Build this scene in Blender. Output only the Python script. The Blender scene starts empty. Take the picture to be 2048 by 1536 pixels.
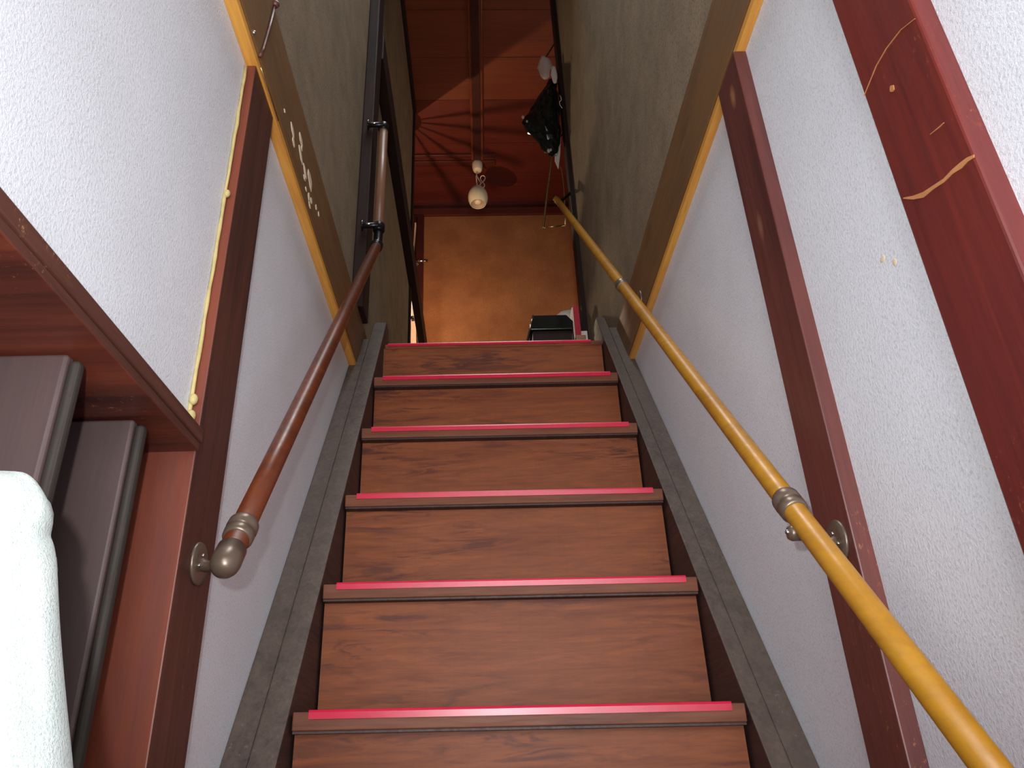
import bpy, bmesh, math, random
from mathutils import Vector, Matrix, noise
random.seed(4)
sc = bpy.context.scene
COL = sc.collection

# ---------------------------------------------------------------- camera
cd = bpy.data.cameras.new('camera'); cam = bpy.data.objects.new('camera', cd); COL.objects.link(cam)
Rm = Matrix(((0.998753, -0.028582, -0.040932), (0.023636, -0.451474, 0.891971), (-0.043974, -0.891826, -0.450236)))
cam.matrix_world = Rm.transposed().to_4x4()
cd.sensor_fit = 'HORIZONTAL'; cd.sensor_width = 36.0; cd.lens = 1528.93 / 2048 * 36
cd.clip_start = 0.02; cd.clip_end = 60
sc.camera = cam
# ---------------------------------------------------------------- world, lights, exposure
w = bpy.data.worlds.new('world'); sc.world = w; w.use_nodes = True
w.node_tree.nodes['Background'].inputs[0].default_value = (0.6, 0.62, 0.7, 1)
w.node_tree.nodes['Background'].inputs[1].default_value = 0.05
sc.view_settings.view_transform = 'Standard'; sc.view_settings.look = 'None'
sc.view_settings.gamma = 1; sc.view_settings.use_curve_mapping = False
sc.view_settings.exposure = 0.0

def lamp(name, kind, loc, energy, color, size=0.05, rot=None, size_y=None):
    l = bpy.data.lights.new(name, kind); l.energy = energy; l.color = color
    o = bpy.data.objects.new(name, l); COL.objects.link(o); o.location = loc
    if kind == 'AREA':
        l.size = size
        if size_y: l.shape = 'RECTANGLE'; l.size_y = size_y
    else:
        l.shadow_soft_size = size
    if rot: o.rotation_euler = rot
    return o
fl = Rm.transposed() @ Vector((-0.055, 0.065, 0.0))
fo = lamp('camera_flash', 'SPOT', fl, 35.0, (0.95, 1.0, 1.01), 0.009)
fo.data.spot_size = math.radians(118); fo.data.spot_blend = 1.0
aim = Rm.transposed() @ Vector((0.0, 0.19, -1.0))
fo.rotation_euler = aim.to_track_quat('-Z', 'Y').to_euler()
# soft fill light added behind the camera, no actual source there
lamp('hall_daylight', 'AREA', (0.05, -1.05, 0.4), 33.0, (0.97, 0.98, 1.0), 0.8, (math.radians(95), 0, 0), 1.6)
# warm lamp in the upstairs side passage
lamp('passage_light', 'POINT', (-0.455, 3.935, 2.80), 27.0, (1.0, 0.60, 0.32), 0.0022)
lamp('side_room_lamp', 'POINT', (-0.785, 4.66, 2.95), 48.0, (1.0, 0.80, 0.55), 0.03)
lamp('stairwell_light', 'AREA', (0.05, 1.1, 3.9), 13.0, (0.97, 0.98, 1.0), 0.7, (0, 0, 0), 1.8).data.spread = math.radians(95)  # soft fill added above the stairs to lift the white walls
lamp('landing_light', 'AREA', (1.5, 4.0, 2.6), 6.0, (1.0, 0.80, 0.62), 0.7, (0, math.radians(90), 0))  # weak fill added right of the landing to brighten the left upper wall

# ---------------------------------------------------------------- colour + materials
def s2l(c):
    return tuple(((v/255)/12.92 if v/255 <= 0.04045 else (((v/255)+0.055)/1.055)**2.4) for v in c) + (1.0,)
def mat_base(name):
    m = bpy.data.materials.new(name); m.use_nodes = True
    nt = m.node_tree; b = nt.nodes['Principled BSDF']
    return m, nt, b
def mixc(nt, fac, a, b):
    n = nt.nodes.new('ShaderNodeMix'); n.data_type = 'RGBA'
    for i, v in ((0, fac), (6, a), (7, b)):
        if isinstance(v, (tuple, float, int)): n.inputs[i].default_value = v
        else: nt.links.new(v, n.inputs[i])
    return n.outputs[2]
def mapping(nt, scale, rot=(0, 0, 0)):
    tc = nt.nodes.new('ShaderNodeTexCoord'); mp = nt.nodes.new('ShaderNodeMapping')
    mp.inputs['Scale'].default_value = scale; mp.inputs['Rotation'].default_value = rot
    nt.links.new(tc.outputs['Object'], mp.inputs['Vector']); return mp.outputs[0]
def noise_n(nt, vec, scale, detail=4, rough=0.6, dist=0.0):
    n = nt.nodes.new('ShaderNodeTexNoise'); n.inputs['Scale'].default_value = scale
    n.inputs['Detail'].default_value = detail; n.inputs['Roughness'].default_value = rough
    n.inputs['Distortion'].default_value = dist; nt.links.new(vec, n.inputs['Vector']); return n.outputs[0]
def ramp(nt, fac, p0, p1, c0=0.0, c1=1.0):
    n = nt.nodes.new('ShaderNodeMapRange'); n.inputs[1].default_value = p0; n.inputs[2].default_value = p1
    n.inputs[3].default_value = c0; n.inputs[4].default_value = c1; nt.links.new(fac, n.inputs[0]); return n.outputs[0]
def bump(nt, b, h, strength, dist=0.002):
    n = nt.nodes.new('ShaderNodeBump'); n.inputs['Strength'].default_value = strength
    n.inputs['Distance'].default_value = dist; nt.links.new(h, n.inputs['Height']); nt.links.new(n.outputs[0], b.inputs['Normal'])

def wood(name, c1, c2, axis='Z', scale=1.0, rough=0.4, wear=None, spec=0.5):
    m, nt, b = mat_base(name)
    st = {'X': (1.2, 22, 22), 'Y': (22, 1.2, 22), 'Z': (22, 22, 1.2)}[axis]
    st = tuple(v*scale for v in st)
    v = mapping(nt, st)
    n1 = noise_n(nt, v, 1.6, 6, 0.65, 0.6)
    n2 = noise_n(nt, v, 7.0, 4, 0.7, 0.2)
    big = noise_n(nt, mapping(nt, (1, 1, 1)), 3.5, 2, 0.5)
    col = mixc(nt, ramp(nt, n1, 0.32, 0.68), s2l(c1), s2l(c2))
    col = mixc(nt, ramp(nt, n2, 0.45, 0.75, 0, 0.45), col, tuple(x*0.45 for x in s2l(c2)[:3]) + (1,))
    col = mixc(nt, ramp(nt, big, 0.35, 0.7, 0, 0.5), col, s2l(c1))
    if wear:
        wn = noise_n(nt, mapping(nt, (60, 60, 40)), 2.2, 5, 0.8)
        zone = noise_n(nt, mapping(nt, (3, 3, 3)), 1.7, 1, 0.4)
        mul = nt.nodes.new('ShaderNodeMath'); mul.operation = 'MULTIPLY'
        nt.links.new(ramp(nt, wn, 0.6, 0.68), mul.inputs[0]); nt.links.new(ramp(nt, zone, 0.5, 0.62, 0, 0.8), mul.inputs[1])
        col = mixc(nt, mul.outputs[0], col, s2l(wear))
    nt.links.new(col, b.inputs['Base Color'])
    nt.links.new(ramp(nt, n2, 0.3, 0.8, rough-0.06, rough+0.14), b.inputs['Roughness'])
    b.inputs['Specular IOR Level'].default_value = spec
    bump(nt, b, n2, 0.25, 0.0008)
    return m
def tread_wood(name):
    m, nt, b = mat_base(name)
    v = mapping(nt, (2.2, 30, 30))
    n1 = noise_n(nt, v, 1.3, 7, 0.7, 0.9)
    fig = noise_n(nt, mapping(nt, (6, 46, 46)), 0.9, 4, 0.65, 1.2)
    spot = noise_n(nt, mapping(nt, (2.2, 6, 6)), 1.2, 2, 0.5)
    fine = noise_n(nt, mapping(nt, (14, 260, 260)), 1.0, 3, 0.8)
    vert = noise_n(nt, mapping(nt, (160, 5, 5)), 1.0, 2, 0.6)
    col = mixc(nt, ramp(nt, n1, 0.3, 0.7), s2l((146, 82, 46)), s2l((112, 58, 34)))
    mul = nt.nodes.new('ShaderNodeMath'); mul.operation = 'MULTIPLY'
    nt.links.new(ramp(nt, fig, 0.48, 0.62), mul.inputs[0]); nt.links.new(ramp(nt, spot, 0.42, 0.62, 0.1, 0.9), mul.inputs[1])
    col = mixc(nt, mul.outputs[0], col, s2l((72, 38, 34)))
    col = mixc(nt, ramp(nt, fine, 0.45, 0.75, 0, 0.5), col, s2l((100, 56, 40)))
    col = mixc(nt, ramp(nt, vert, 0.55, 0.8, 0, 0.15), col, s2l((92, 52, 38)))
    nt.links.new(col, b.inputs['Base Color']); b.inputs['Roughness'].default_value = 0.5
    b.inputs['Specular IOR Level'].default_value = 0.22
    bump(nt, b, fine, 0.2, 0.0006)
    return m
def plaster(name, c1, c2, fine=260, mott=6, bs=0.5, rough=0.75, spec=0.3, glint=False, speck=0.0, speck_c=(40, 34, 28)):
    m, nt, b = mat_base(name)
    v = mapping(nt, (1, 1, 1))
    n1 = noise_n(nt, v, mott, 4, 0.6); n2 = noise_n(nt, v, fine, 3, 0.75)
    col = mixc(nt, ramp(nt, n1, 0.3, 0.7), s2l(c1), s2l(c2))
    if speck: col = mixc(nt, ramp(nt, n2, 0.52, 0.64, 0, speck), col, s2l(speck_c))
    if glint:
        g = nt.nodes.new('ShaderNodeTexVoronoi'); g.inputs['Scale'].default_value = 150
        nt.links.new(v, g.inputs['Vector'])
        near = ramp(nt, g.outputs['Distance'], 0.10, 0.22, 1, 0)
        sel = ramp(nt, noise_n(nt, v, 60, 2, 0.6), 0.60, 0.63)
        mm = nt.nodes.new('ShaderNodeMath'); mm.operation = 'MULTIPLY'
        nt.links.new(near, mm.inputs[0]); nt.links.new(sel, mm.inputs[1])
        col = mixc(nt, mm.outputs[0], col, (0.95, 0.95, 0.97, 1))
    nt.links.new(col, b.inputs['Base Color']); b.inputs['Roughness'].default_value = rough
    b.inputs['Specular IOR Level'].default_value = spec
    bump(nt, b, n2, bs, 0.0012)
    return m
def plain(name, c, rough=0.5, metal=0.0, spec=0.5, var=0.12, alpha=None, trans=0.0):
    m, nt, b = mat_base(name)
    n = noise_n(nt, mapping(nt, (1, 1, 1)), 40, 3, 0.6)
    cc = s2l(c)
    col = mixc(nt, ramp(nt, n, 0.3, 0.7), cc, tuple(x*(1-var) for x in cc[:3]) + (1,))
    nt.links.new(col, b.inputs['Base Color']); b.inputs['Roughness'].default_value = rough
    b.inputs['Metallic'].default_value = metal; b.inputs['Specular IOR Level'].default_value = spec
    b.inputs['Transmission Weight'].default_value = trans
    if alpha is not None: b.inputs['Alpha'].default_value = alpha
    return m

M = {}
M['white_wall'] = plaster('white_wallpaper', (231, 232, 237), (223, 224, 229), 240, 5, 0.8, 0.5, 0.5, True, 0.3, (150, 150, 160))
M['grey_plaster'] = plaster('grey_brown_sand_plaster', (156, 137, 113), (132, 117, 96), 150, 9, 0.6, 0.9, 0.15, False, 0.75, (104, 92, 78))
def add_spot(m, c, rad, col, amt):
    nt = m.node_tree; b = nt.nodes['Principled BSDF']
    old = b.inputs['Base Color'].links[0].from_socket
    tc = nt.nodes.new('ShaderNodeTexCoord'); sub = nt.nodes.new('ShaderNodeVectorMath'); sub.operation = 'SUBTRACT'; sub.inputs[1].default_value = c
    div = nt.nodes.new('ShaderNodeVectorMath'); div.operation = 'DIVIDE'; div.inputs[1].default_value = rad
    ln = nt.nodes.new('ShaderNodeVectorMath'); ln.operation = 'LENGTH'
    nt.links.new(tc.outputs['Object'], sub.inputs[0]); nt.links.new(sub.outputs[0], div.inputs[0]); nt.links.new(div.outputs[0], ln.inputs[0])
    nt.links.new(mixc(nt, ramp(nt, ln.outputs['Value'], 0.2, 1.0, amt, 0.0), old, s2l(col)), b.inputs['Base Color'])
M['tan_wall'] = plaster('tan_sand_plaster', (146, 100, 66), (122, 80, 54), 110, 5, 0.5, 0.9, 0.15, False, 0.6, (106, 66, 48))
M['post_left'] = wood('dark_brown_post', (94, 54, 42), (56, 32, 30), 'Z', 0.6, 0.42, (140, 88, 58))
M['post_jamb'] = wood('red_orange_jamb', (128, 60, 36), (98, 46, 36), 'Z', 0.6, 0.5)
M['post_right'] = wood('worn_red_post', (108, 56, 50), (76, 38, 36), 'Z', 1, 0.38, (176, 112, 76))
add_spot(M['post_right'], (0.472, 0.987, 1.070), (1, 0.014, 0.030), (176, 120, 86), 0.7)
add_spot(M['post_right'], (0.472, 0.998, 0.785), (1, 0.012, 0.034), (156, 104, 84), 0.6)
M['beam'] = wood('red_brown_post', (118, 42, 34), (86, 30, 28), 'Z', 0.8, 0.38, (150, 72, 50))
M['lintel'] = wood('dark_red_lintel', (98, 58, 46), (66, 36, 32), 'Y', 0.8, 0.42, (190, 140, 96))
M['soffit'] = wood('red_soffit', (128, 60, 40), (50, 24, 24), 'X', 0.5, 0.4, (200, 120, 70))
M['board'] = wood('yellow_brown_board', (130, 94, 54), (98, 68, 42), 'Y', 0.6, 0.5)
M['board_edge'] = wood('orange_board_edge', (232, 172, 76), (206, 132, 54), 'Y', 1.2, 0.5)
M['stringer'] = wood('grey_brown_stringer', (92, 77, 67), (66, 53, 47), 'Y', 1, 0.55, (140, 120, 100))
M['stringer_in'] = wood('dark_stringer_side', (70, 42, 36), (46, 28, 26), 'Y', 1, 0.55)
M['tread'] = tread_wood('figured_brown_stair_wood')
M['nose'] = wood('dark_tread_edge', (124, 74, 50), (94, 54, 40), 'X', 1, 0.5, None, 0.25)
M['red_strip'] = plain('red_rubber', (205, 24, 62), 0.3, 0, 0.6, 0.15)
M['rail_left'] = wood('orange_brown_rail', (108, 50, 22), (70, 30, 15), 'Y', 0.5, 0.34)
M['rail_grip'] = wood('grey_brown_grip', (138, 100, 76), (110, 74, 56), 'Z', 0.5, 0.36)
M['rail_right'] = wood('honey_yellow_rail', (178, 126, 32), (148, 96, 22), 'Y', 0.5, 0.36)
M['bronze'] = plain('bronze_metal', (116, 98, 84), 0.34, 0.45, 0.6, 0.2)
M['steel'] = plain('bright_screw', (210, 210, 205), 0.2, 1.0)
M['black_metal'] = plain('black_metal', (38, 36, 38), 0.25, 0.6)
M['dark_wood'] = wood('near_black_wood', (46, 28, 24), (28, 16, 15), 'Z', 1, 0.6, None, 0.25)
M['ceiling'] = wood('red_ceiling_board', (120, 58, 36), (94, 42, 28), 'X', 0.5, 0.42)
M['ceil_dark'] = wood('dark_red_ceiling_trim', (90, 38, 30), (64, 24, 22), 'X', 0.7, 0.35)
M['ceiling_far'] = wood('dark_red_ceiling_board', (100, 38, 28), (76, 26, 20), 'X', 0.5, 0.42)
M['far_post'] = wood('dark_red_door_post', (64, 22, 20), (44, 14, 14), 'Z', 0.8, 0.4)
M['batten'] = wood('ceiling_batten', (120, 58, 38), (88, 40, 30), 'Y', 0.7, 0.28)
M['door'] = wood('grey_brown_door_panel', (88, 70, 67), (72, 57, 57), 'Z', 0.5, 0.5)
M['door_edge'] = wood('dark_door_edge', (52, 44, 36), (38, 32, 28), 'Z', 1, 0.7)
M['floor'] = wood('brown_floor_board', (120, 78, 52), (90, 56, 40), 'Y', 0.5, 0.4)
M['porcelain'] = plain('cream_porcelain', (226, 212, 190), 0.35, 0, 0.5, 0.04)
M['glass_shade'] = plain('milky_shade', (222, 216, 190), 0.3, 0, 0.5, 0.04)
M['shade_in'] = plain('shade_lining', (176, 160, 140), 0.5, 0, 0.4, 0.05)
M['cord'] = plain('white_cord', (222, 206, 190), 0.5)
M['black_plastic'] = plain('black_plastic_film', (20, 24, 22), 0.18, 0, 0.6, 0.1)
M['clear_plastic'] = plain('milky_plastic_film', (215, 200, 190), 0.25, 0, 0.5, 0.1, 0.55)
M['white_cloth'] = plaster('white_cloth', (206, 212, 208), (190, 198, 194), 500, 22, 1.0, 0.9, 0.1, False, 0.5, (150, 166, 160))
M['grey_cloth'] = plain('pale_cloth', (214, 196, 184), 0.9, 0, 0.1)
M['pink_trim'] = wood('pinkish_door_trim', (190, 112, 94), (160, 88, 74), 'Z', 1, 0.5)
M['caulk'] = plain('yellowed_caulk', (198, 178, 120), 0.5, 0, 0.4, 0.25)
M['residue'] = plain('pale_paint_flake', (232, 210, 180), 0.6)
M['gash'] = plain('bare_wood', (196, 132, 84), 0.6, 0, 0.3, 0.3)
M['brass'] = plain('brass_wire', (200, 172, 118), 0.25, 0.9)
M['paper_red'] = plain('red_card', (190, 40, 60), 0.5)
M['paper_white'] = plain('white_card', (230, 214, 200), 0.6)
M['cardboard'] = plain('brown_card', (150, 116, 84), 0.7)
M['dark_void'] = plain('dark_plaster', (60, 52, 46), 0.9)

# ---------------------------------------------------------------- mesh helpers
def link(name, bm, mats, parent=None, smooth=False, bevel=0.0, segs=2):
    me = bpy.data.meshes.new(name); bmesh.ops.recalc_face_normals(bm, faces=bm.faces[:]); bm.to_mesh(me); bm.free()
    if not isinstance(mats, (list, tuple)): mats = [mats]
    for m in mats: me.materials.append(M[m])
    o = bpy.data.objects.new(name, me); COL.objects.link(o)
    if smooth:
        for p in me.polygons: p.use_smooth = True
    if bevel:
        md = o.modifiers.new('bevel', 'BEVEL'); md.width = bevel; md.segments = segs; md.limit_method = 'ANGLE'; md.angle_limit = math.radians(35)
    if parent is not None:
        o.parent = parent
        o.location = -Vector(parent['_w']) if '_w' in parent else (0, 0, 0)
    return o
def box(bm, x0, x1, y0, y1, z0, z1, mi=0):
    vs = [bm.verts.new((x, y, z)) for x in (x0, x1) for y in (y0, y1) for z in (z0, z1)]
    for idx in ((0, 1, 3, 2), (4, 6, 7, 5), (0, 4, 5, 1), (2, 3, 7, 6), (0, 2, 6, 4), (1, 5, 7, 3)):
        f = bm.faces.new([vs[i] for i in idx]); f.material_index = mi
    return vs
def hexa(bm, pts, mi=0):
    """8 points in the order of box(): x0y0z0 x0y0z1 x0y1z0 x0y1z1 x1..."""
    vs = [bm.verts.new(p) for p in pts]
    for idx in ((0, 1, 3, 2), (4, 6, 7, 5), (0, 4, 5, 1), (2, 3, 7, 6), (0, 2, 6, 4), (1, 5, 7, 3)):
        f = bm.faces.new([vs[i] for i in idx]); f.material_index = mi
def prism(bm, poly, a, b, axis='X', mi=0):
    """polygon in the other two axes, extruded along axis from a to b"""
    def P(u, v, t):
        return {'X': (t, u, v), 'Y': (u, t, v), 'Z': (u, v, t)}[axis]
    A = [bm.verts.new(P(u, v, a)) for u, v in poly]; B = [bm.verts.new(P(u, v, b)) for u, v in poly]
    n = len(poly)
    f = bm.faces.new(A); f.material_index = mi
    f = bm.faces.new(B[::-1]); f.material_index = mi
    for i in range(n):
        f = bm.faces.new((A[i], B[i], B[(i+1) % n], A[(i+1) % n])); f.material_index = mi
def frame(d):
    d = Vector(d).normalized(); u = Vector((0, 0, 1)) if abs(d.z) < 0.9 else Vector((1, 0, 0))
    s = d.cross(u).normalized(); return s, s.cross(d).normalized()
def tube(bm, pts, r, n=16, cap=True, mi=0):
    pts = [Vector(p) for p in pts]; rs = r if isinstance(r, (list, tuple)) else [r]*len(pts)
    rings = []; s, t = frame(pts[1]-pts[0])
    for i, p in enumerate(pts):
        d = (pts[min(i+1, len(pts)-1)] - pts[max(i-1, 0)]).normalized()
        s = (s - d*s.dot(d)).normalized(); t = d.cross(s)
        rings.append([bm.verts.new(p + (s*math.cos(2*math.pi*k/n) + t*math.sin(2*math.pi*k/n))*rs[i]) for k in range(n)])
    for a, b in zip(rings, rings[1:]):
        for k in range(n):
            f = bm.faces.new((a[k], a[(k+1) % n], b[(k+1) % n], b[k])); f.material_index = mi
    if cap:
        for rr in (rings[0][::-1], rings[-1]):
            f = bm.faces.new(rr); f.material_index = mi
def lathe(bm, origin, axis, prof, n=28, mi=0, closed=False):
    """profile list of (distance along axis, radius)"""
    o = Vector(origin); d = Vector(axis).normalized(); s, t = frame(d); rings = []
    for h, r in prof:
        if r < 1e-5: rings.append([bm.verts.new(o + d*h)])
        else: rings.append([bm.verts.new(o + d*h + (s*math.cos(2*math.pi*k/n) + t*math.sin(2*math.pi*k/n))*r) for k in range(n)])
    for a, b in zip(rings, rings[1:]):
        for k in range(n):
            k2 = (k+1) % n
            if len(a) == 1 and len(b) == 1: continue
            if len(a) == 1: f = bm.faces.new((a[0], b[k2], b[k]))
            elif len(b) == 1: f = bm.faces.new((a[k], a[k2], b[0]))
            else: f = bm.faces.new((a[k], a[k2], b[k2], b[k]))
            f.material_index = mi
def ball(bm, c, r, n=12, sc_=(1, 1, 1), mi=0):
    prof = [(-r*math.cos(math.pi*i/8), r*math.sin(math.pi*i/8)) for i in range(9)]
    prof[0] = (-r, 0); prof[-1] = (r, 0)
    k0 = len(bm.verts); lathe(bm, (0, 0, 0), (0, 0, 1), prof, n, mi)
    bm.verts.ensure_lookup_table()
    for v in bm.verts[k0:]: v.co = Vector((v.co.x*sc_[0], v.co.y*sc_[1], v.co.z*sc_[2])) + Vector(c)
def struct(o, label=None):
    o['kind'] = 'structure'
    if label: o['label'] = label
    return o
def empty(name, loc, label, cat, group=None, kind=None):
    o = bpy.data.objects.new(name, None); COL.objects.link(o); o.location = loc; o.empty_display_size = 0.05
    o['_w'] = list(loc); o['label'] = label
    if cat: o['category'] = cat
    if group: o['group'] = group
    if kind: o['kind'] = kind
    return o
def tag(o, label, cat, group=None):
    o['label'] = label; o['category'] = cat
    if group: o['group'] = group
    return o

XL, XR = -0.40, 0.495           # inner faces of the side walls
ZF0, ZF1, ZC = -1.60, 1.274, 4.05   # ground floor, upper floor, ceiling
LP0, LP1 = 0.971, 1.094         # left post (depth range)
YE_L, YE_R = 3.82, 2.92         # ends of the upper side walls
YT = 4.755                      # tan wall

# ---------------------------------------------------------------- shell
bm = bmesh.new()
box(bm, XL-0.12, XL, LP1, 2.9, ZF0, 1.14)
box(bm, XL-0.12, XL, -1.3, LP1, 0.425, 1.14)
box(bm, XL-0.12, XL, -1.3, -0.1, ZF0, 0.425)
struct(link('wall_left', bm, 'white_wall'), 'white textured wallpaper wall left of the stairs')
bm = bmesh.new(); box(bm, XR, XR+0.12, -1.3, 2.9, ZF0, 1.14)
for (yy, zz, ry, rz) in ((0.748, 0.536, 0.010, 0.006), (0.728, 0.517, 0.007, 0.008)):
    ball(bm, (XR, yy, zz), 1.0, 10, (0.0012, ry*0.6, rz*0.6), 1)
struct(link('wall_right', bm, ['white_wall', 'residue']), 'white textured wallpaper wall right of the stairs')
bm = bmesh.new(); box(bm, XL-0.12, XL, -1.3, YE_L, 1.14, ZC)
struct(link('wall_left_upper', bm, 'grey_plaster'), 'grey-brown plaster wall above the left floor board')
bm = bmesh.new(); box(bm, XR, XR+0.12, -1.3, YE_R, 1.14, ZC)
struct(link('wall_right_upper', bm, 'grey_plaster'), 'grey-brown plaster wall above the right floor board')
bm = bmesh.new(); box(bm, -0.44, 0.765, YT, YT+0.1, ZF1, 3.88)
struct(link('wall_far', bm, 'tan_wall'), 'tan speckled plaster wall at the head of the stairs')
bm = bmesh.new(); box(bm, -2.0, 2.0, -1.42, -1.3, ZF0, ZC)
struct(link('wall_back', bm, 'white_wall'))
bm = bmesh.new(); box(bm, -2.2, -2.0, -1.3, 4.9, ZF0, ZC)
struct(link('wall_outer_left', bm, 'dark_void'))
bm = bmesh.new(); box(bm, 2.0, 2.2, -1.3, 4.9, ZF0, ZC)
struct(link('wall_outer_right', bm, 'dark_void'))
bm = bmesh.new(); box(bm, -2.0, 2.0, YT+0.1, YT+0.2, ZF0, ZC)
struct(link('wall_outer_far', bm, 'ceil_dark'))
bm = bmesh.new(); box(bm, -2.0, 2.0, -1.3, 4.9, ZF0-0.05, ZF0)
struct(link('floor', bm, 'floor'), 'brown boards of the ground floor')
bm = bmesh.new()
box(bm, -0.52, 0.62, 2.24, 4.9, ZF1-0.14, ZF1)
box(bm, -2.0, -0.52, -1.3, 4.9, ZF1-0.14, ZF1)
box(bm, 0.615, 2.0, -1.3, 4.9, ZF1-0.14, ZF1)
struct(link('floor_upper', bm, 'floor'), 'brown boards of the upper landing')

# wooden board ceiling: straight boards, joints as narrow gaps between boards
bm = bmesh.new()
joints = [-1.3, -0.9, -0.55, -0.2, 0.15, 0.5, 0.85, 1.2, 1.55, 1.9, 2.3, 2.68, 3.064, 3.404, 3.749, 4.15, 4.5, 4.9]
for a, b_ in zip(joints, joints[1:]):
    box(bm, -2.0, 2.0, a+0.0015, b_-0.0015, ZC, ZC+0.02, 1 if a > 3.7 else 0)
box(bm, -2.0, 2.0, -1.3, 4.9, ZC+0.021, ZC+0.05)
struct(link('ceiling', bm, ['ceiling', 'ceiling_far'], bevel=0.001), 'red-brown wooden board ceiling')
bm = bmesh.new()
box(bm, -0.013, 0.075, -1.3, 4.30, ZC-0.022, ZC)
o = struct(link('trim_1', bm, 'batten', bevel=0.004), 'ceiling batten running to the pendant lamp')
bm = bmesh.new(); box(bm, 0.004, 0.058, -1.3, 4.29, ZC-0.030, ZC-0.022)
link('batten_core', bm, 'far_post', o, bevel=0.003)
bm = bmesh.new()
box(bm, -0.52, 0.165, 4.245, 4.275, ZC-0.02, ZC); box(bm, -0.52, 0.165, 4.315, 4.37, ZC-0.014, ZC)
struct(link('trim_2', bm, 'ceil_dark', bevel=0.004), 'short cross batten at the end of the ceiling batten')
bm = bmesh.new(); box(bm, -0.50, 0.80, YT-0.02, YT+0.1, 3.88, 3.95)
struct(link('trim_3', bm, 'ceil_dark', bevel=0.004), 'dark red picture rail over the tan wall')
bm = bmesh.new(); box(bm, -0.48, 0.80, YT+0.03, YT+0.1, 3.95, ZC)
struct(link('wall_far_upper', bm, 'ceil_dark'))
bm = bmesh.new(); box(bm, -0.468, -0.392, YT-0.03, YT+0.05, ZF1, 3.88)
struct(link('trim_4', bm, 'far_post', bevel=0.003), 'dark red door post left of the tan wall')
bm = bmesh.new(); box(bm, 0.765, 0.835, YT-0.03, YT+0.05, ZF1, 3.88)
struct(link('trim_5', bm, 'pink_trim', bevel=0.003), 'pinkish red post right of the tan wall')
# corner posts upstairs
bm = bmesh.new(); box(bm, XL-0.115, XL+0.012, YE_L, YE_L+0.06, ZF1, ZC)
struct(link('trim_6', bm, 'dark_wood', bevel=0.003), 'near-black corner post ending the left upper wall')
bm = bmesh.new(); box(bm, XR-0.020, XR+0.12, YE_R, YE_R+0.085, ZF1, ZC)
struct(link('trim_7', bm, 'dark_wood', bevel=0.003), 'near-black corner post ending the right upper wall')
bm = bmesh.new(); box(bm, XL, XL+0.022, -1.3, YE_L, ZC-0.04, ZC)
struct(link('trim_8', bm, 'dark_wood', bevel=0.003), 'dark moulding between left wall and ceiling')
# horizontal picture rail on the left upper wall
bm = bmesh.new(); box(bm, XL, XL+0.045, 2.19, 4.70, 2.60, 2.735)
struct(link('trim_9', bm, 'dark_wood', bevel=0.003), 'dark horizontal rail on the left upper wall')
# post on the left upper wall that carries the upright handrail
bm = bmesh.new(); box(bm, XL, XL+0.040, 2.07, 2.18, 1.335, ZC-0.04)
struct(link('trim_10', bm, 'dark_wood', bevel=0.004), 'dark post on the left upper wall')

# ---------------------------------------------------------------- floor-level boards
def floor_board(side, name, ymax):
    bm = bmesh.new()
    if side < 0: box(bm, XL, -0.377, -1.2, ymax, 1.158, 1.335)
    else: box(bm, 0.477, XR, -1.2, ymax, 1.158, 1.335)
    o = struct(link(name, bm, 'board', bevel=0.002), 'yellow-brown floor-edge board on the %s wall' % ('left' if side < 0 else 'right'))
    bm = bmesh.new()
    if side < 0: box(bm, XL, -0.379, -1.2, ymax, 1.138, 1.154)
    else: box(bm, 0.479, XR, -1.2, ymax, 1.138, 1.154)
    e = link('board_edge', bm, 'board_edge', o, bevel=0.0015); e['label'] = 'bright orange lower edge strip'
    bm = bmesh.new()
    if side < 0: box(bm, XL, -0.383, -1.2, ymax, 1.154, 1.158)
    else: box(bm, 0.483, XR, -1.2, ymax, 1.154, 1.158)
    link('shadow_gap', bm, 'dark_wood', o)
    return o
bl = floor_board(-1, 'trim_11', 2.30)
br = floor_board(1, 'trim_12', 2.38)
bm = bmesh.new()
def blob(bm, y, z, ry, rz, x=-0.377, rot=0.0):
    ring = []
    for k in range(11):
        a = 2*math.pi*k/11; rr = 1+random.uniform(-0.22, 0.22)
        u, v = ry*rr*math.cos(a), rz*rr*math.sin(a)
        ring.append((y+u*math.cos(rot)-v*math.sin(rot), z+u*math.sin(rot)+v*math.cos(rot)))
    prism(bm, ring, x, x+0.0012)
K = 0.377/0.39
for (y, z, ry, rz, rt) in ((1.246, 1.257, 0.017, 0.005, -0.45), (1.262, 1.239, 0.010, 0.005, -0.3), (1.312, 1.296, 0.016, 0.006, -0.3), (1.324, 1.262, 0.019, 0.005, -0.4),
                     (1.325, 1.283, 0.006, 0.003, 0), (1.372, 1.256, 0.020, 0.005, -0.4), (1.418, 1.274, 0.026, 0.009, -0.35), (1.372, 1.238, 0.008, 0.003, 0), (1.395, 1.224, 0.006, 0.003, 0),
                     (1.425, 1.228, 0.010, 0.006, -0.3), (1.45, 1.236, 0.008, 0.005, -0.3), (1.44, 1.214, 0.010, 0.004, -0.2), (1.50, 1.258, 0.006, 0.004, 0), (1.53, 1.262, 0.005, 0.004, 0), (1.177, 1.244, 0.004, 0.0025, 0)):
    blob(bm, y*K, z*K, ry*1.05, rz*1.45, rot=rt)
o = link('paint_residue', bm, 'residue', bl); o['label'] = 'pale flakes left on the board'

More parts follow.
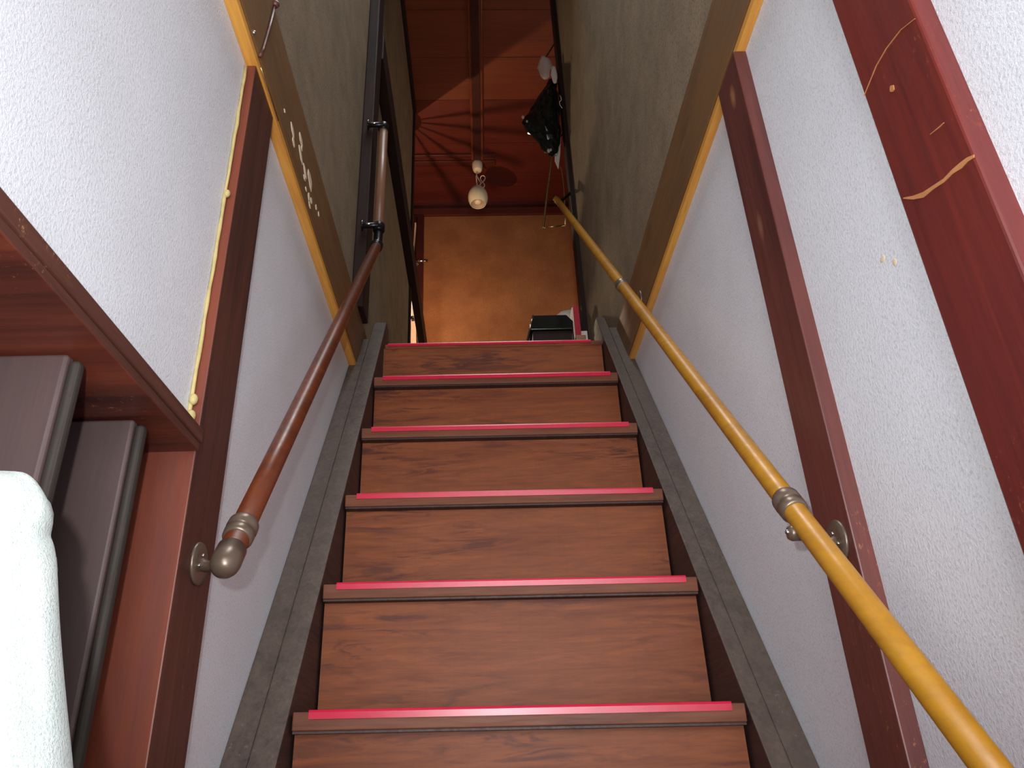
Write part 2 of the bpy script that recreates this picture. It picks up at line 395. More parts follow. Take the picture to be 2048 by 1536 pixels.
bm = bmesh.new()
tube(bm, [(-0.3745, 0.962, 1.150), (-0.3740, 0.972, 1.18), (-0.3740, 0.985, 1.25), (-0.3740, 0.997, 1.333)], 0.0028, 10)
ball(bm, (-0.374, 0.998, 1.337), 0.008, 10)
o = link('cable', bm, 'lintel', bl, smooth=True); o['label'] = 'thin brown cable stapled across the board'
bm = bmesh.new(); ball(bm, (-0.3765, 0.925, 1.165), 0.004, 8); link('nail', bm, 'steel', bl, smooth=True)
bm = bmesh.new(); tube(bm, [(-0.3745, 0.975, 1.137), (-0.3735, 1.02, 1.1365), (-0.3742, 1.10, 1.1370)], 0.0012, 8); link('wire', bm, 'brass', bl, smooth=True)
# ---------------------------------------------------------------- left post, lintel, folding door
bm = bmesh.new()
box(bm, XL-0.16, XL+0.018, LP0, LP1, ZF0, 1.138)
for f in bm.faces:
    pass
bm.faces.ensure_lookup_table()
for f in bm.faces:
    c = f.calc_center_median()
    if abs(c.y-LP0) < 1e-4: f.material_index = 1
o = struct(link('trim_13', bm, ['post_left', 'post_jamb'], bevel=0.002), 'dark brown post left of the stairs with red jamb side')
bm = bmesh.new()
pts = []
for i in range(26):
    z = 0.44 + (1.13-0.44)*i/25
    pts.append((XL+0.003+random.uniform(-.0006, .0006), LP0-0.005+random.uniform(-.001, .001), z))
tube(bm, pts, [0.0030*random.uniform(0.75, 1.1) for _ in pts], 8)
for (z, r) in ((0.84, 0.006), (0.475, 0.007), (0.45, 0.0075), (0.435, 0.006)):
    ball(bm, (XL+0.006, LP0-0.006, z), r, 8, (0.9, 0.9, 1.2))
o2 = link('caulk_bead', bm, 'caulk', o, smooth=True); o2['label'] = 'yellowed lumpy caulk along the post edge'
# lintel over the opening
bm = bmesh.new()
box(bm, XL-0.14, XL+0.025, -0.9, LP0, 0.412, 0.430)
box(bm, XL-0.14, XL+0.022, -0.9, LP0, 0.400, 0.412, 1)
for f in bm.faces:
    c = f.calc_center_median()
    if abs(c.z-0.400) < 1e-4: f.material_index = 2
struct(link('trim_14', bm, ['lintel', 'lintel', 'soffit'], bevel=0.0015), 'dark red lintel over the doorway on the left')
d = empty('door_1', (-0.46, 0.80, ZF0), 'grey-brown folding door folded back in the left doorway', None, kind='structure')
for (x0, y0) in ((-0.66, 0.695), (-0.56, 0.858)):
    bm = bmesh.new()
    box(bm, x0, -0.417, y0, y0+0.014, ZF0+0.01, 0.398)
    for v in bm.verts: v.co.x += random.uniform(-.0005, .0005)
    p = link('panel', bm, 'door', d, bevel=0.004, segs=3)
    bm = bmesh.new()
    box(bm, -0.4165, -0.405, y0+0.002, y0+0.0165, ZF0+0.01, 0.392)
    e = link('edge_strip', bm, 'door_edge', p, bevel=0.005, segs=3); e.location = (0, 0, 0); e['label'] = 'darker rounded edge strip'
# white cloth hung over something beside the door
def cloth_mesh():
    bm = bmesh.new()
    Zs = [(0.196, -0.320), (0.192, -0.308), (0.183, -0.298), (0.170, -0.291), (0.160, -0.287), (0.153, -0.288), (0.146, -0.284), (0.130, -0.278), (0.10, -0.270), (0.05, -0.254), (0.0, -0.237), (-0.06, -0.222), (-0.14, -0.212), (-0.24, -0.204), (-0.36, -0.20)]
    NU = 60; rows = []
    for i, (z, xr) in enumerate(Zs):
        row = []
        wx = 0.20 + 0.05*i/len(Zs); thick = 0.012 if i == 0 else min(0.05, 0.022+0.006*i)
        for k in range(NU):
            a = 2*math.pi*k/NU
            cx = xr - wx/2
            sx = math.copysign(abs(math.cos(a))**0.75, math.cos(a)); sy = math.copysign(abs(math.sin(a))**0.9, math.sin(a))
            fold = 0.0045*math.sin(a*9 + z*7 + 1.3*math.sin(z*22)) + 0.003*math.sin(a*17 - z*18)
            x = cx + sx*(wx/2); y = 0.50 + sy*(thick+fold*(1 if i > 1 else 0.3))
            if i == 3: x += 0.004*max(0, math.cos(a))
            row.append(bm.verts.new((x, y, z + 0.003*math.sin(a*5+i))))
        rows.append(row)
    for a, b in zip(rows, rows[1:]):
        for k in range(NU): bm.faces.new((a[k], a[(k+1) % NU], b[(k+1) % NU], b[k]))
    bm.faces.new(rows[0]); bm.faces.new(rows[-1][::-1])
    return bm
t = empty('lace_cloth', (-0.43, 0.50, 0.399), 'overexposed white lace cloth hanging in front of the folding door', 'cloth')
c = link('cloth', cloth_mesh(), 'white_cloth', t, smooth=True)
md = c.modifiers.new('sub', 'SUBSURF'); md.levels = 1; md.render_levels = 2
bm = bmesh.new()
ball(bm, (-0.306, 0.515, 0.166), 0.012, 16, (0.9, 1.6, 1.5))
o = link('gathered_edge', bm, 'white_cloth', t, smooth=True)
bm = bmesh.new(); ball(bm, (-0.303, 0.535, 0.126), 0.012, 16, (0.9, 1.0, 2.2))
link('gathered_edge', bm, 'white_cloth', t, smooth=True)
bm = bmesh.new(); box(bm, -0.3175, -0.3145, 0.4725, 0.4745, 0.135, 0.155)
link('cloth_tab', bm, 'grey_cloth', t)
bm = bmesh.new()
tube(bm, [(-0.43, 0.50, 0.17), (-0.43, 0.50, 0.24), (-0.43, 0.50, 0.38), (-0.435, 0.50, 0.399)], 0.003, 8)
link('hanger_wire', bm, 'steel', t, smooth=True)

# ---------------------------------------------------------------- right posts
bm = bmesh.new(); box(bm, 0.472, XR+0.02, 0.945, 1.045, ZF0, 1.138)
struct(link('trim_15', bm, 'post_right', bevel=0.002), 'worn red-brown post behind the yellow handrail')
bm = bmesh.new(); box(bm, 0.472, XR+0.02, 0.533, 0.652, ZF0, 1.6)
pb = struct(link('trim_16', bm, 'beam', bevel=0.003), 'wide red post at the right with pale gash')
def ribbon(bm, pts, ws, x):
    n = len(pts); L = []; Rr = []
    for i, (y, z) in enumerate(pts):
        a = Vector(pts[max(i-1, 0)]); b = Vector(pts[min(i+1, n-1)]); dd = (b-a).normalized(); nn = Vector((-dd.y, dd.x))*ws[i]/2
        L.append((y+nn.x, z+nn.y)); Rr.append((y-nn.x, z-nn.y))
    prism(bm, L + Rr[::-1], x, x-0.0008)
bm = bmesh.new()
ribbon(bm, [(0.533, 0.498), (0.542, 0.502), (0.552, 0.504), (0.565, 0.508), (0.580, 0.510), (0.597, 0.516), (0.614, 0.521), (0.630, 0.531), (0.645, 0.543)],
       [0.0030, 0.0045, 0.0065, 0.0045, 0.0040, 0.0042, 0.0060, 0.0040, 0.0012], 0.472)
ribbon(bm, [(0.536, 0.693), (0.560, 0.706), (0.590, 0.713), (0.615, 0.714), (0.652, 0.706)], [0.0006, 0.0010, 0.0014, 0.0012, 0.0008], 0.472)
ribbon(bm, [(0.552, 0.560), (0.560, 0.562), (0.575, 0.567)], [0.0008, 0.0014, 0.0005], 0.472)
blob(bm, 0.603, 0.664, 0.0035, 0.005, 0.4708)
link('gash', bm, 'gash', pb)['label'] = 'pale bare-wood gashes'

# ---------------------------------------------------------------- staircase
ST = empty('staircase', (0.05, 1.6, ZF0), 'steep brown wooden staircase with red non-slip strips between dark stringers', 'staircase')
steps = []
for k in range(7, 0, -1):
    steps.append((1.325-0.171*k, 0.0886-0.2395*k))
steps += [(1.325, 0.0886), (1.493, 0.3276), (1.668, 0.5674), (1.843, 0.8092), (2.0155, 1.0498), (2.221, 1.2789)]
SKEW = -0.0133; TILT = -0.008; TX0, TX1 = -0.309, 0.414
def yy(Y, x): return Y + SKEW*(2*(x-TX0)/(TX1-TX0)-1)
def zz(Z, x): return Z + TILT*(2*(x-TX0)/(TX1-TX0)-1)
def slab(bm, x0, x1, Y0, Y1, z0, z1):
    pts = []
    for x in (x0, x1):
        for Y in (Y0, Y1):
            for z in (z0, z1): pts.append((x, yy(Y, x), zz(z, x) if z > ZF0+0.001 else z))
    hexa(bm, pts)
for i, (Y, Z) in enumerate(steps):
    last = i == len(steps)-1
    if Z > ZF0+0.05:
        bm = bmesh.new()
        if last: slab(bm, TX0, TX1, Y, Y+0.10, Z-0.016, Z)
        else: slab(bm, TX0, TX1, Y, steps[i+1][0]+0.06, Z-0.028, Z)
        tr = link('tread', bm, 'tread' if last else 'nose', ST, bevel=0.002)
        bm = bmesh.new()
        # L-shaped rubber strip wrapped over the tread's front edge
        h = 0.011 if not last else 0.008
        a, b = TX0+0.026, TX1-0.022
        if last: a, b = TX0+0.010, TX1-0.035
        prof = [(0.0, -h), (-0.0028, -h), (-0.0034, -0.001), (-0.002, 0.0022), (0.0, 0.003), (0.035, 0.003), (0.035, 0.0002), (0.0, 0.0002)]
        A = [bm.verts.new((a, yy(Y+u, a), zz(Z+v, a))) for u, v in prof]; B = [bm.verts.new((b, yy(Y+u, b), zz(Z+v, b))) for u, v in prof]
        bm.faces.new(A[::-1]); bm.faces.new(B)
        for k in range(len(prof)): bm.faces.new((A[k], A[(k+1) % len(prof)], B[(k+1) % len(prof)], B[k]))
        s = link('nosing_strip', bm, 'red_strip', tr); s.location = (0, 0, 0)
    # riser under this tread's nosing
    zb = steps[i-1][1] if i > 0 else ZF0
    zb = max(zb, ZF0)
    if Z > ZF0+0.05:
        bm = bmesh.new(); off = 0.026 if not last else 0.003
        slab(bm, TX0, TX1, Y+off, Y+off+0.012, zb, Z-(0.028 if not last else 0.016))
        link('riser', bm, 'tread', ST)
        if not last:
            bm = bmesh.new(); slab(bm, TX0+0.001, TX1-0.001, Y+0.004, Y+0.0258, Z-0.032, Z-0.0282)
            link('nosing_cover', bm, 'stringer_in', ST)  # dark strip added to draw the shade band under the nosing
# stringers
def stringer(xa, xb, name, dz_top, dz_bot, ztop, mats, cham=True):
    """plank following the pitch line; xa..xb is its thickness"""
    def line(Y, off): return 1.375*(Y-1.284)+off
    y0 = (ZF0-dz_top)/1.375+1.284
    y0b = (ZF0-dz_bot)/1.375+1.284
    yt = (ztop-dz_top)/1.375+1.284
    bm = bmesh.new()
    poly = [(y0, ZF0), (yt, ztop), (yt+0.055, ztop), (yt+0.10, ztop-0.055), (yt+0.10, 1.275), (2.27, 1.275), (2.27, line(2.27, dz_bot)), (y0b, ZF0)]
    prism(bm, poly, xa, xb)
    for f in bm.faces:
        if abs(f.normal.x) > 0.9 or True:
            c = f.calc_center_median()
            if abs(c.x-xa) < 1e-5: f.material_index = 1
    return link(name, bm, mats, ST, bevel=0.003)
stringer(-0.313, -0.357, 'stringer', 0.030, -0.40, 1.405, ['stringer', 'stringer_in'])
stringer(0.419, 0.451, 'stringer', 0.030, -0.40, 1.41, ['stringer', 'stringer_in'])
def wall_strip(xa, xb, ztop):
    bm = bmesh.new(); dz = 0.018
    y0 = (ZF0-dz)/1.375+1.284; yt = (ztop-dz)/1.375+1.284
    poly = [(y0, ZF0), (yt, ztop), (yt+0.03, ztop), (yt+0.03, 1.14), (y0+0.18, ZF0)]
    prism(bm, poly, xa, xb); return link('stringer_trim', bm, 'stringer', ST, bevel=0.002)
wall_strip(-0.359, XL+0.0005, 1.30); wall_strip(0.4535, XR-0.0005, 1.345)

# ---------------------------------------------------------------- handrails
def ring_joint(bm, p, d, r):
    d = Vector(d).normalized()
    prof = [(-0.019, r*0.98), (-0.019, r*1.10), (-0.015, r*1.22), (-0.006, r*1.25), (-0.004, r*1.16), (0.002, r*1.16), (0.004, r*1.27), (0.015, r*1.25), (0.019, r*1.12), (0.019, r*0.98)]
    lathe(bm, p, d, prof, 32)
def rosette(bm, p, nx, r=0.029):
    lathe(bm, p, (nx, 0, 0), [(0, 0.0001), (0, r*0.98), (0.002, r), (0.0045, r*0.95), (0.0055, r*0.6), (0.006, 0)], 28)
def bracket(parent, wall_pt, rail_pt, nx, r, rail_dir, mat='bronze', under=True):
    bm = bmesh.new(); wp = Vector(wall_pt); rp = Vector(rail_pt)
    rosette(bm, wp, nx)
    dn = Vector((0, -0.35, -1)).normalized()
    below = rp + dn*(r+0.006)
    tube(bm, [wp+Vector((nx*0.004, 0, 0)), wp + Vector((nx*0.012, 0, -0.004)), (wp+below)/2 + Vector((0, 0, -0.008)), below + dn*0.008, below + dn*0.001 + Vector((nx*0.006, 0, 0))], [0.0085, 0.008, 0.0075, 0.008, 0.007], 14)
    # saddle plate below the rail
    d = Vector(rail_dir).normalized()
    tube(bm, [rp + dn*(r+0.0015) - d*0.022, rp + dn*(r+0.0025), rp + dn*(r+0.0015) + d*0.022], [0.006, 0.008, 0.006], 12)
    b = link('bracket', bm, mat, parent, smooth=True)
    for (a, c) in ((0.011, 0.0), (-0.005, 0.010), (-0.005, -0.010)):
        bm = bmesh.new(); ball(bm, wp + Vector((nx*0.006, c, a)), 0.0022, 8)
        s = link('screw', bm, 'steel', b, smooth=True); s.location = (0, 0, 0)
    bm = bmesh.new(); ball(bm, rp + dn*(r+0.011) - d*0.012, 0.003, 8)
    s = link('screw', bm, 'steel', b, smooth=True); s.location = (0, 0, 0)
    return b
# left handrail
XH = -0.322; r = 0.0164
HL = empty('handrail', (XH, 0.96, 0.23), 'orange-brown wooden handrail on the left wall, bronze cap at its foot', 'handrail')
P0 = Vector((XH, 0.985, 0.268)); P1 = Vector((XH, 2.046, 1.555)); dL = (P1-P0).normalized()
bm = bmesh.new(); tube(bm, [P0 - dL*0.018, P0+dL*0.3, P0+dL*0.8, P1], r, 28); link('rail', bm, 'rail_left', HL, smooth=True)
bm = bmesh.new()
lathe(bm, P0 - dL*0.012, -dL, [(-0.012, r*0.9), (-0.012, r*1.14), (0.014, r*1.16), (0.022, r*1.10), (0.029, r*0.9), (0.034, r*0.55), (0.036, 0)], 32)
link('end_cap', bm, 'bronze', HL, smooth=True)['label'] = 'shiny bronze domed end cap'
bm = bmesh.new(); ring_joint(bm, P0 + dL*0.040, dL, r); link('joint_ring', bm, 'bronze', HL, smooth=True)
bm = bmesh.new(); ring_joint(bm, P1 - dL*0.012, dL, r); link('joint_ring', bm, 'black_metal', HL, smooth=True)
bracket(HL, (XL+0.018, 1.036, 0.264), P0 + dL*0.018, 1, r, dL)
bm = bmesh.new(); tube(bm, [P1 - dL*0.012, P1 + dL*0.012 + Vector((0, 0.008, 0.01)), Vector((XH, 2.068, 1.62))], [r*0.9, r*0.9, r*0.9], 20)
link('elbow', bm, 'black_metal', HL, smooth=True)
# upright grip on the upper post
HU = empty('grip_rail', (XH, 2.07, 1.62), 'short upright dark wooden grip rail above the left handrail', 'handrail')
bm = bmesh.new(); tube(bm, [(XH, 2.07, 1.655), (XH, 2.07, 1.85), (XH, 2.07, 2.095)], r, 24); link('rail', bm, 'rail_grip', HU, smooth=True)
for z in (1.645, 2.10):
    bm = bmesh.new()
    lathe(bm, (XH, 2.07, z-0.016), (0, 0, 1), [(0, 0), (0, r*1.05), (0.004, r*1.2), (0.028, r*1.2), (0.032, r*1.05), (0.032, 0)], 24)
    lathe(bm, (XL+0.022, 2.056, z), (1, 0, 0), [(0, 0), (0, 0.017), (0.004, 0.017), (0.006, 0.010), (0.05, 0.010), (0.056, 0.010)], 20)
    link('bracket', bm, 'black_metal', HU, smooth=True)
    for cc, sz in (((XL+0.027, 2.040, z+0.002), (0.6, 1, 2.6)), ((XL+0.045, 2.047, z-0.001), (3.2, 1, 1))):
        bm = bmesh.new(); ball(bm, cc, 0.003, 8, sz); link('screw', bm, 'steel', HU, smooth=True)
# right handrail
XQ = 0.400; rr = 0.0147
Q0 = Vector((XQ, 0.50, -0.203)); Q1 = Vector((XQ, 2.92, 2.486)); dR = (Q1-Q0).normalized()
HR = empty('handrail', (XQ, 0.50, -0.21), 'long honey-yellow wooden handrail on the right wall', 'handrail')
bm = bmesh.new(); tube(bm, [Q0 + (Q1-Q0)*i/6 for i in range(7)], rr, 28); link('rail', bm, 'rail_right', HR, smooth=True)
def onR(y): return Q0 + (Q1-Q0)*((y-Q0.y)/(Q1.y-Q0.y))
for y in (0.945, 1.735):
    bm = bmesh.new(); ring_joint(bm, onR(y), dR, rr); link('joint_ring', bm, 'bronze', HR, smooth=True)
bracket(HR, (0.472, 0.985, 0.252), onR(0.93)+Vector((0, 0, 0)), -1, rr, dR)
bm = bmesh.new(); pb_ = onR(0.925) + Vector((-0.004, 0.0, -0.020))
lathe(bm, pb_, (-1, 0, 0), [(-0.012, 0.010), (-0.012, 0.0001)][::-1] + [(0.010, 0.010), (0.014, 0.008), (0.015, 0)], 20)
link('clamp_bolt', bm, 'bronze', HR, smooth=True)
bm = bmesh.new(); ball(bm, pb_ + Vector((-0.015, -0.001, 0.001)), 0.0035, 10); link('screw', bm, 'steel', HR, smooth=True)
bracket(HR, (0.4768, 1.865, 1.205), onR(1.775), -1, rr, dR)
bracket(HR, (0.483, 2.955, 2.545), onR(2.90), -1, rr, dR, 'black_metal')
bm = bmesh.new(); lathe(bm, Q1, dR, [(-0.02, rr*0.95), (-0.02, rr*1.08), (0.006, rr*1.08), (0.012, rr*0.7), (0.014, 0)], 24)
link('end_cap', bm, 'black_metal', HR, smooth=True)

# ---------------------------------------------------------------- pendant lamp
PL = empty('pendant_lamp', (0.031, 4.35, ZC), 'small egg-shaped white glass pendant lamp under the ceiling', 'lamp')
px, py = 0.031, 4.345
bm = bmesh.new(); lathe(bm, (px, py, ZC+0.0), (0, 0, -1), [(0, 0), (0, 0.034), (0.012, 0.038), (0.045, 0.038), (0.072, 0.034), (0.084, 0.028), (0.088, 0.012), (0.089, 0)], 32)
link('ceiling_cap', bm, 'porcelain', PL, smooth=True)
bm = bmesh.new()
tube(bm, [(px-0.004, py, ZC-0.085), (px-0.010, py, ZC-0.14), (px-0.008, py, ZC-0.19), (px-0.004, py, ZC-0.235)], 0.0045, 10)
lp = []
for i in range(60):
    a = i/59*2*math.pi*1.0
    lp.append((px+0.026+0.017*math.sin(2*a)+0.012*math.sin(a/2), py-0.008+0.006*math.cos(3*a), ZC-0.195-0.055*math.cos(a)*1.0))
tube(bm, lp, 0.0036, 8)
tube(bm, [(px-0.008, py, ZC-0.115), (px+0.006, py-0.004, ZC-0.165), (px+0.02, py-0.008, ZC-0.20)], 0.0036, 8)
link('cord', bm, 'cord', PL, smooth=True)
bm = bmesh.new()
zt = ZC-0.225
prof = [(0, 0.006), (0.008, 0.020), (0.026, 0.041), (0.052, 0.058), (0.082, 0.069), (0.112, 0.0725), (0.140, 0.069), (0.160, 0.061), (0.170, 0.055)]
inner = [(0.168, 0.052), (0.160, 0.050), (0.152, 0.030), (0.150, 0.0)]
lathe(bm, (px-0.002, py, zt), (0, 0, -1), prof, 36, 0)
lathe(bm, (px-0.002, py, zt), (0, 0, -1), [(0.170, 0.055), (0.171, 0.053), (0.168, 0.052)], 36, 0)
lathe(bm, (px-0.002, py, zt), (0, 0, -1), inner, 36, 1)
sh = link('lamp_shade', bm, ['glass_shade', 'shade_in'], PL, smooth=True)
bm = bmesh.new(); ball(bm, (px-0.002, py, zt-0.148), 0.026, 20, (1, 1, 0.8)); link('bulb', bm, 'glass_shade', PL, smooth=True)

# ---------------------------------------------------------------- passage lamp with ribs behind the corner (source of the fan of shadows)
LW = empty('passage_lamp', (-0.455, 3.935, 2.60), 'ribbed warm lamp in the side passage behind the left corner post', 'lamp')
LX, LY, LZ = -0.455, 3.935, 2.80
bm = bmesh.new(); lathe(bm, (LX, LY, 2.60), (0, 0, 1), [(0, 0), (0, 0.045), (0.02, 0.048), (0.03, 0.03), (0.04, 0.012), (0.10, 0.010), (0.10, 0)], 20)
link('base', bm, 'dark_wood', LW)
tgt = [(-0.013, 3.860), (-0.016, 3.995), (-0.019, 4.166), (-0.15, 4.265), (-0.322, 4.262)]
for (tx, ty) in tgt:
    v = Vector((tx-LX, ty-LY)).normalized()*0.045
    bm = bmesh.new(); tube(bm, [(LX+v.x, LY+v.y, 2.862), (LX+v.x, LY+v.y, 3.402)], 0.0021, 8)
    link('rib', bm, 'dark_wood', LW)
bm = bmesh.new(); lathe(bm, (LX, LY, 3.40), (0, 0, 1), [(0, 0), (0, 0.050), (0.012, 0.050), (0.02, 0.01), (0.02, 0)], 24); tube(bm, [(LX, LY, 3.41), (LX, LY, ZC)], 0.003, 8)
link('cap', bm, 'dark_wood', LW)
SL = empty('shaded_lamp', (-0.785, 4.66, ZC), 'warm lamp under a flat dark shade in the side passage beyond the left corner', 'lamp')
bm = bmesh.new(); lathe(bm, (-0.785, 4.66, 2.982), (0, 0, 1), [(0, 0.090), (0.003, 0.092), (0.02, 0.03), (0.05, 0.012), (0.05, 0)], 28); lathe(bm, (-0.785, 4.66, 2.984), (0, 0, 1), [(0, 0.090), (0.014, 0.028), (0.014, 0)], 28)
link('shade', bm, 'black_metal', SL, smooth=True)  # unseen disc added to keep this lamp's light off the ceiling
bm = bmesh.new(); tube(bm, [(-0.785, 4.66, 3.03), (-0.785, 4.66, ZC)], 0.004, 8); link('cord', bm, 'cord', SL)
bm = bmesh.new(); tube(bm, [(LX, LY, 1.2715), (LX, LY, 2.605)], 0.012, 12); link('pole', bm, 'dark_wood', LW)
bm = bmesh.new(); lathe(bm, (LX, LY, ZF1+0.001), (0, 0, 1), [(0, 0), (0, 0.10), (0.015, 0.10), (0.02, 0)], 24); link('foot', bm, 'dark_wood', LW)

# ---------------------------------------------------------------- things hanging by the right corner post
def crumple(bm, amp, scale, seed=0):
    for v in bm.verts:
        n = noise.noise_vector(v.co*scale + Vector((seed, 0, 0))); v.co += n*amp
BY = 3.02
bm = bmesh.new()
outl = [(3.42, 0.432, 0.452), (3.37, 0.410, 0.474), (3.30, 0.375, 0.476), (3.22, 0.335, 0.476), (3.15, 0.300, 0.474), (3.09, 0.272, 0.474), (3.05, 0.280, 0.472), (3.01, 0.310, 0.470), (2.965, 0.340, 0.462), (2.91, 0.365, 0.450), (2.875, 0.385, 0.440), (2.86, 0.395, 0.425)]
rows = []
for z, x0, x1 in outl:
    row = []; wv = (x1-x0)/2; cx = (x0+x1)/2
    for k in range(28):
        a = 2*math.pi*k/28
        fold = 1 + 0.16*math.sin(a*5+z*20) + 0.08*math.sin(a*11-z*33)
        row.append(bm.verts.new((cx+math.cos(a)*wv, BY + math.sin(a)*min(0.055, wv*0.6)*fold, z)))
    rows.append(row)
for a, b in zip(rows, rows[1:]):
    for k in range(28): bm.faces.new((a[k], a[(k+1) % 28], b[(k+1) % 28], b[k]))
bm.faces.new(rows[0]); bm.faces.new(rows[-1][::-1])
bmesh.ops.subdivide_edges(bm, edges=bm.edges[:], cuts=1, use_grid_fill=True)
crumple(bm, 0.012, 28)
for v in bm.verts: v.co.x = min(v.co.x, 0.478)
BG = empty('plastic_bag', (0.40, BY, 2.86), 'black plastic bag hanging beside the right corner post', 'bag')
b = link('bag', bm, 'black_plastic', BG, smooth=False)
bm = bmesh.new(); tube(bm, [(0.436, BY-0.03, 3.39), (0.440, BY-0.03, 3.44), (0.444, BY-0.02, 3.47), (0.452, BY-0.02, 3.42), (0.455, BY-0.04, 3.35)], 0.0045, 8)
o = link('handle', bm, 'paper_red', BG, smooth=True); o['label'] = 'red handle of the bag'
for (x, z, s) in ((0.270, 3.085, 0.010), (0.290, 3.055, 0.007), (0.393, 2.862, 0.011), (0.405, 2.868, 0.008)):
    bm = bmesh.new(); ball(bm, (x, BY-0.045 if x < 0.35 else BY-0.03, z), s, 8, (0.8, 0.6, 1.2))
    link('knot', bm, 'clear_plastic', BG, smooth=True)
# milky bag above
bm = bmesh.new(); ball(bm, (0.430, BY+0.10, 3.625), 0.052, 24, (0.80, 0.6, 1.75)); crumple(bm, 0.010, 26, 4)
tag(link('clear_bag', bm, 'clear_plastic', smooth=True), 'crumpled clear plastic bag hanging above the black bag', 'bag')
bm = bmesh.new(); ball(bm, (0.449, BY-0.095, 3.345), 0.028, 16, (0.62, 0.4, 2.4)); crumple(bm, 0.004, 30, 2)
tag(link('cloth_scrap', bm, 'grey_cloth', smooth=True), 'small pale cloth tucked between clear bag and corner post', 'cloth')
bm = bmesh.new()
prism(bm, [(0.458, 3.10), (0.474, 3.02), (0.462, 2.90), (0.446, 2.80), (0.430, 2.86), (0.440, 2.96)], 3.055, 3.063, 'Y')
tag(link('hanging_cloth', bm, 'grey_cloth'), 'pale grey cloth strip hanging behind the black bag', 'cloth')
bm = bmesh.new(); tube(bm, [(0.482, BY, 3.44), (0.466, BY-0.01, 3.445), (0.452, BY-0.005, 3.43), (0.446, BY-0.005, 3.445)], 0.004, 8)
lathe(bm, (0.4825, BY-0.02, 3.44), (-1, 0, 0), [(0, 0), (0, 0.014), (0.003, 0.013), (0.004, 0)], 16)
tag(link('wall_hook', bm, 'black_metal', smooth=True), 'small dark hook holding the bags on the corner post', 'hook')
for (nm, p1, lb) in (('wall_hook', (0.440, 3.12, 3.712), 'dark peg the clear plastic bag hangs from'), ('wall_hook', (0.426, 3.13, 3.020), 'dark peg the wire rack hangs from, behind the black bag')):
    bm = bmesh.new(); tube(bm, [(0.500, 3.003, p1[2]-0.005), (0.480, 3.03, p1[2]-0.004), p1, (p1[0]-0.004, p1[1]+0.004, p1[2]+0.010)], 0.004, 8)
    tag(link(nm, bm, 'black_metal', smooth=True), lb, 'hook')
# small white cord tied on the post
bm = bmesh.new()
tube(bm, [(0.468+0.006*math.sin(i*0.9), 2.93-0.012, 3.175-0.010*i+0.006*math.cos(i*1.3)) for i in range(10)], 0.0022, 8)
tag(link('string_knot', bm, 'cord', smooth=True), 'white knotted string beside the black bag', 'string')
# wire frame
bm = bmesh.new()
WY = 3.13
tube(bm, [(0.426, WY, 3.016), (0.425, WY, 2.949), (0.352, WY, 2.477), (0.356, WY, 2.470)], 0.0058, 10)
tube(bm, [(0.352, WY, 2.477), (0.408, WY, 2.479), (0.465, WY, 2.488)], 0.0036, 10)
tube(bm, [(0.465, WY, 2.488), (0.471, WY, 2.572), (0.477, WY, 2.717), (0.475, WY, 2.851), (0.426, WY, 3.016)], 0.0034, 10)
ball(bm, (0.352, WY, 2.475), 0.008, 8)
tag(link('wire_rack', bm, 'brass', smooth=True), 'thin brass-coloured wire rack hanging below the black bag', 'rack')

# ---------------------------------------------------------------- things standing on the landing
S = empty('stool', (0.315, 2.80, ZF1), 'low black stool with chrome legs on the landing', 'stool')
bm = bmesh.new(); prism(bm, [(0.222, 1.635), (0.240, 1.706), (0.378, 1.706), (0.404, 1.675), (0.402, 1.635)], 2.74, 2.90, 'Y')
link('seat', bm, 'black_plastic', S, bevel=0.004)
bm = bmesh.new(); box(bm, 0.232, 0.398, 2.75, 2.89, 1.55, 1.634); link('seat_frame', bm, 'dark_wood', S, bevel=0.003)
for (x, y) in ((0.238, 2.755), (0.398, 2.755), (0.238, 2.885), (0.398, 2.885)):
    bm = bmesh.new(); dx = -0.10 if x < 0.3 else 0.0
    x -= 0.016 if x < 0.3 else 0
    tube(bm, [(x, y, 1.64), (x+dx, y, ZF1+0.003)], 0.006, 12); link('leg', bm, 'steel', S, smooth=True)
bm = bmesh.new(); tube(bm, [(0.218, 2.738, 1.635), (0.237, 2.738, 1.704)], 0.0032, 8); link('edge_trim', bm, 'steel', S, smooth=True)
bm = bmesh.new(); box(bm, 0.415, 0.440, 2.78, 2.88, ZF1+0.001, 1.775, 0)
o = link('carton', bm, 'paper_red', bevel=0.002); tag(o, 'narrow red carton standing beside the black stool', 'carton')
bm = bmesh.new(); box(bm, 0.4085, 0.4145, 2.779, 2.88, ZF1+0.001, 1.765, 0)
tag(link('white_card', bm, 'paper_white', bevel=0.001), 'thin white card leaning against the red carton', 'card')
bm = bmesh.new(); box(bm, 0.4415, 0.470, 2.80, 2.88, ZF1+0.001, 1.66, 0)
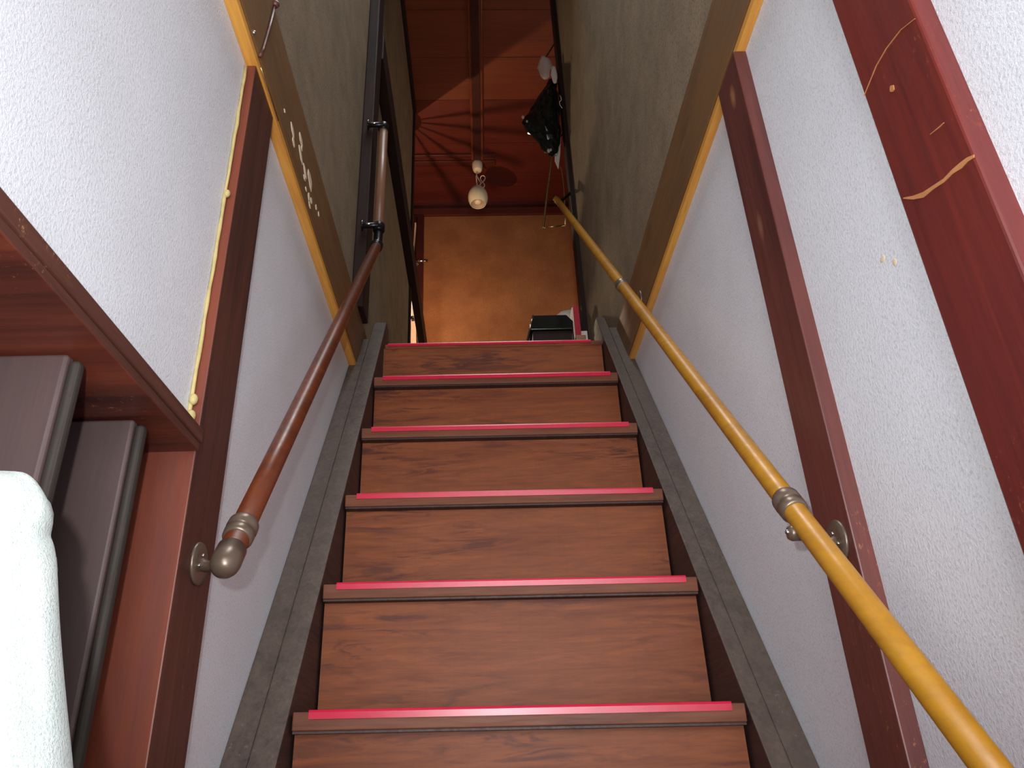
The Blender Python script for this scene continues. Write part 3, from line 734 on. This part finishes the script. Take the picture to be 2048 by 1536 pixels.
tag(link('pale_box', bm, 'paper_white', bevel=0.002), 'pale slim box between red carton and corner post', 'box')
bm = bmesh.new(); box(bm, 0.392, 0.432, 2.62, 2.68, ZF1+0.001, 1.535, 0)
tag(link('brown_box', bm, 'cardboard', bevel=0.002), 'small brown cardboard box at the edge of the landing', 'box')
bm = bmesh.new(); ball(bm, (0.42, 3.04, 1.80), 0.10, 24, (0.75, 0.7, 1.15)); ball(bm, (0.36, 3.04, 1.72), 0.09, 20, (1.0, 0.7, 0.9)); ball(bm, (0.38, 3.04, 1.50), 0.115, 20, (1.0, 0.8, 2.0))
crumple(bm, 0.015, 16, 8)
tag(link('white_bag', bm, 'paper_white', smooth=True), 'milky white plastic bag slumped behind the black stool', 'bag')

# ---------------------------------------------------------------- left far doorway bits
bm = bmesh.new()
prism(bm, [(-0.452, 3.72), (-0.440, 3.72), (-0.446, 3.60), (-0.452, 3.50), (-0.447, 3.40), (-0.453, 3.10), (-0.432, 2.92), (-0.420, 2.60), (-0.412, 2.2), (-0.47, 2.2), (-0.475, 2.60), (-0.462, 2.92), (-0.462, 3.3)], 4.62, 4.66, 'Y')
o = tag(link('hanging_towel', bm, 'grey_cloth', bevel=0.004), 'narrow pale towel hanging at the far left door post', 'towel')
bm = bmesh.new(); tube(bm, [(-0.475, 4.60, 2.86), (-0.45, 4.585, 2.855), (-0.405, 4.60, 2.86)], 0.012, 10)
tag(link('towel_ring', bm, 'black_metal', smooth=True), 'black ring around the pale towel', 'ring')
bm = bmesh.new(); lathe(bm, (-0.44, 4.724, 3.412), (0, -1, 0), [(0, 0), (0, 0.018), (0.006, 0.016), (0.012, 0.008), (0.04, 0.008), (0.04, 0)], 16)
tube(bm, [(-0.445, 4.69, 3.412), (-0.40, 4.688, 3.413), (-0.368, 4.69, 3.411)], [0.012, 0.011, 0.008], 12)
tag(link('lever_handle', bm, 'steel', smooth=True), 'grey metal lever handle on the far left door post', 'handle')

for o in bpy.data.objects:
    if '_w' in o: del o['_w']
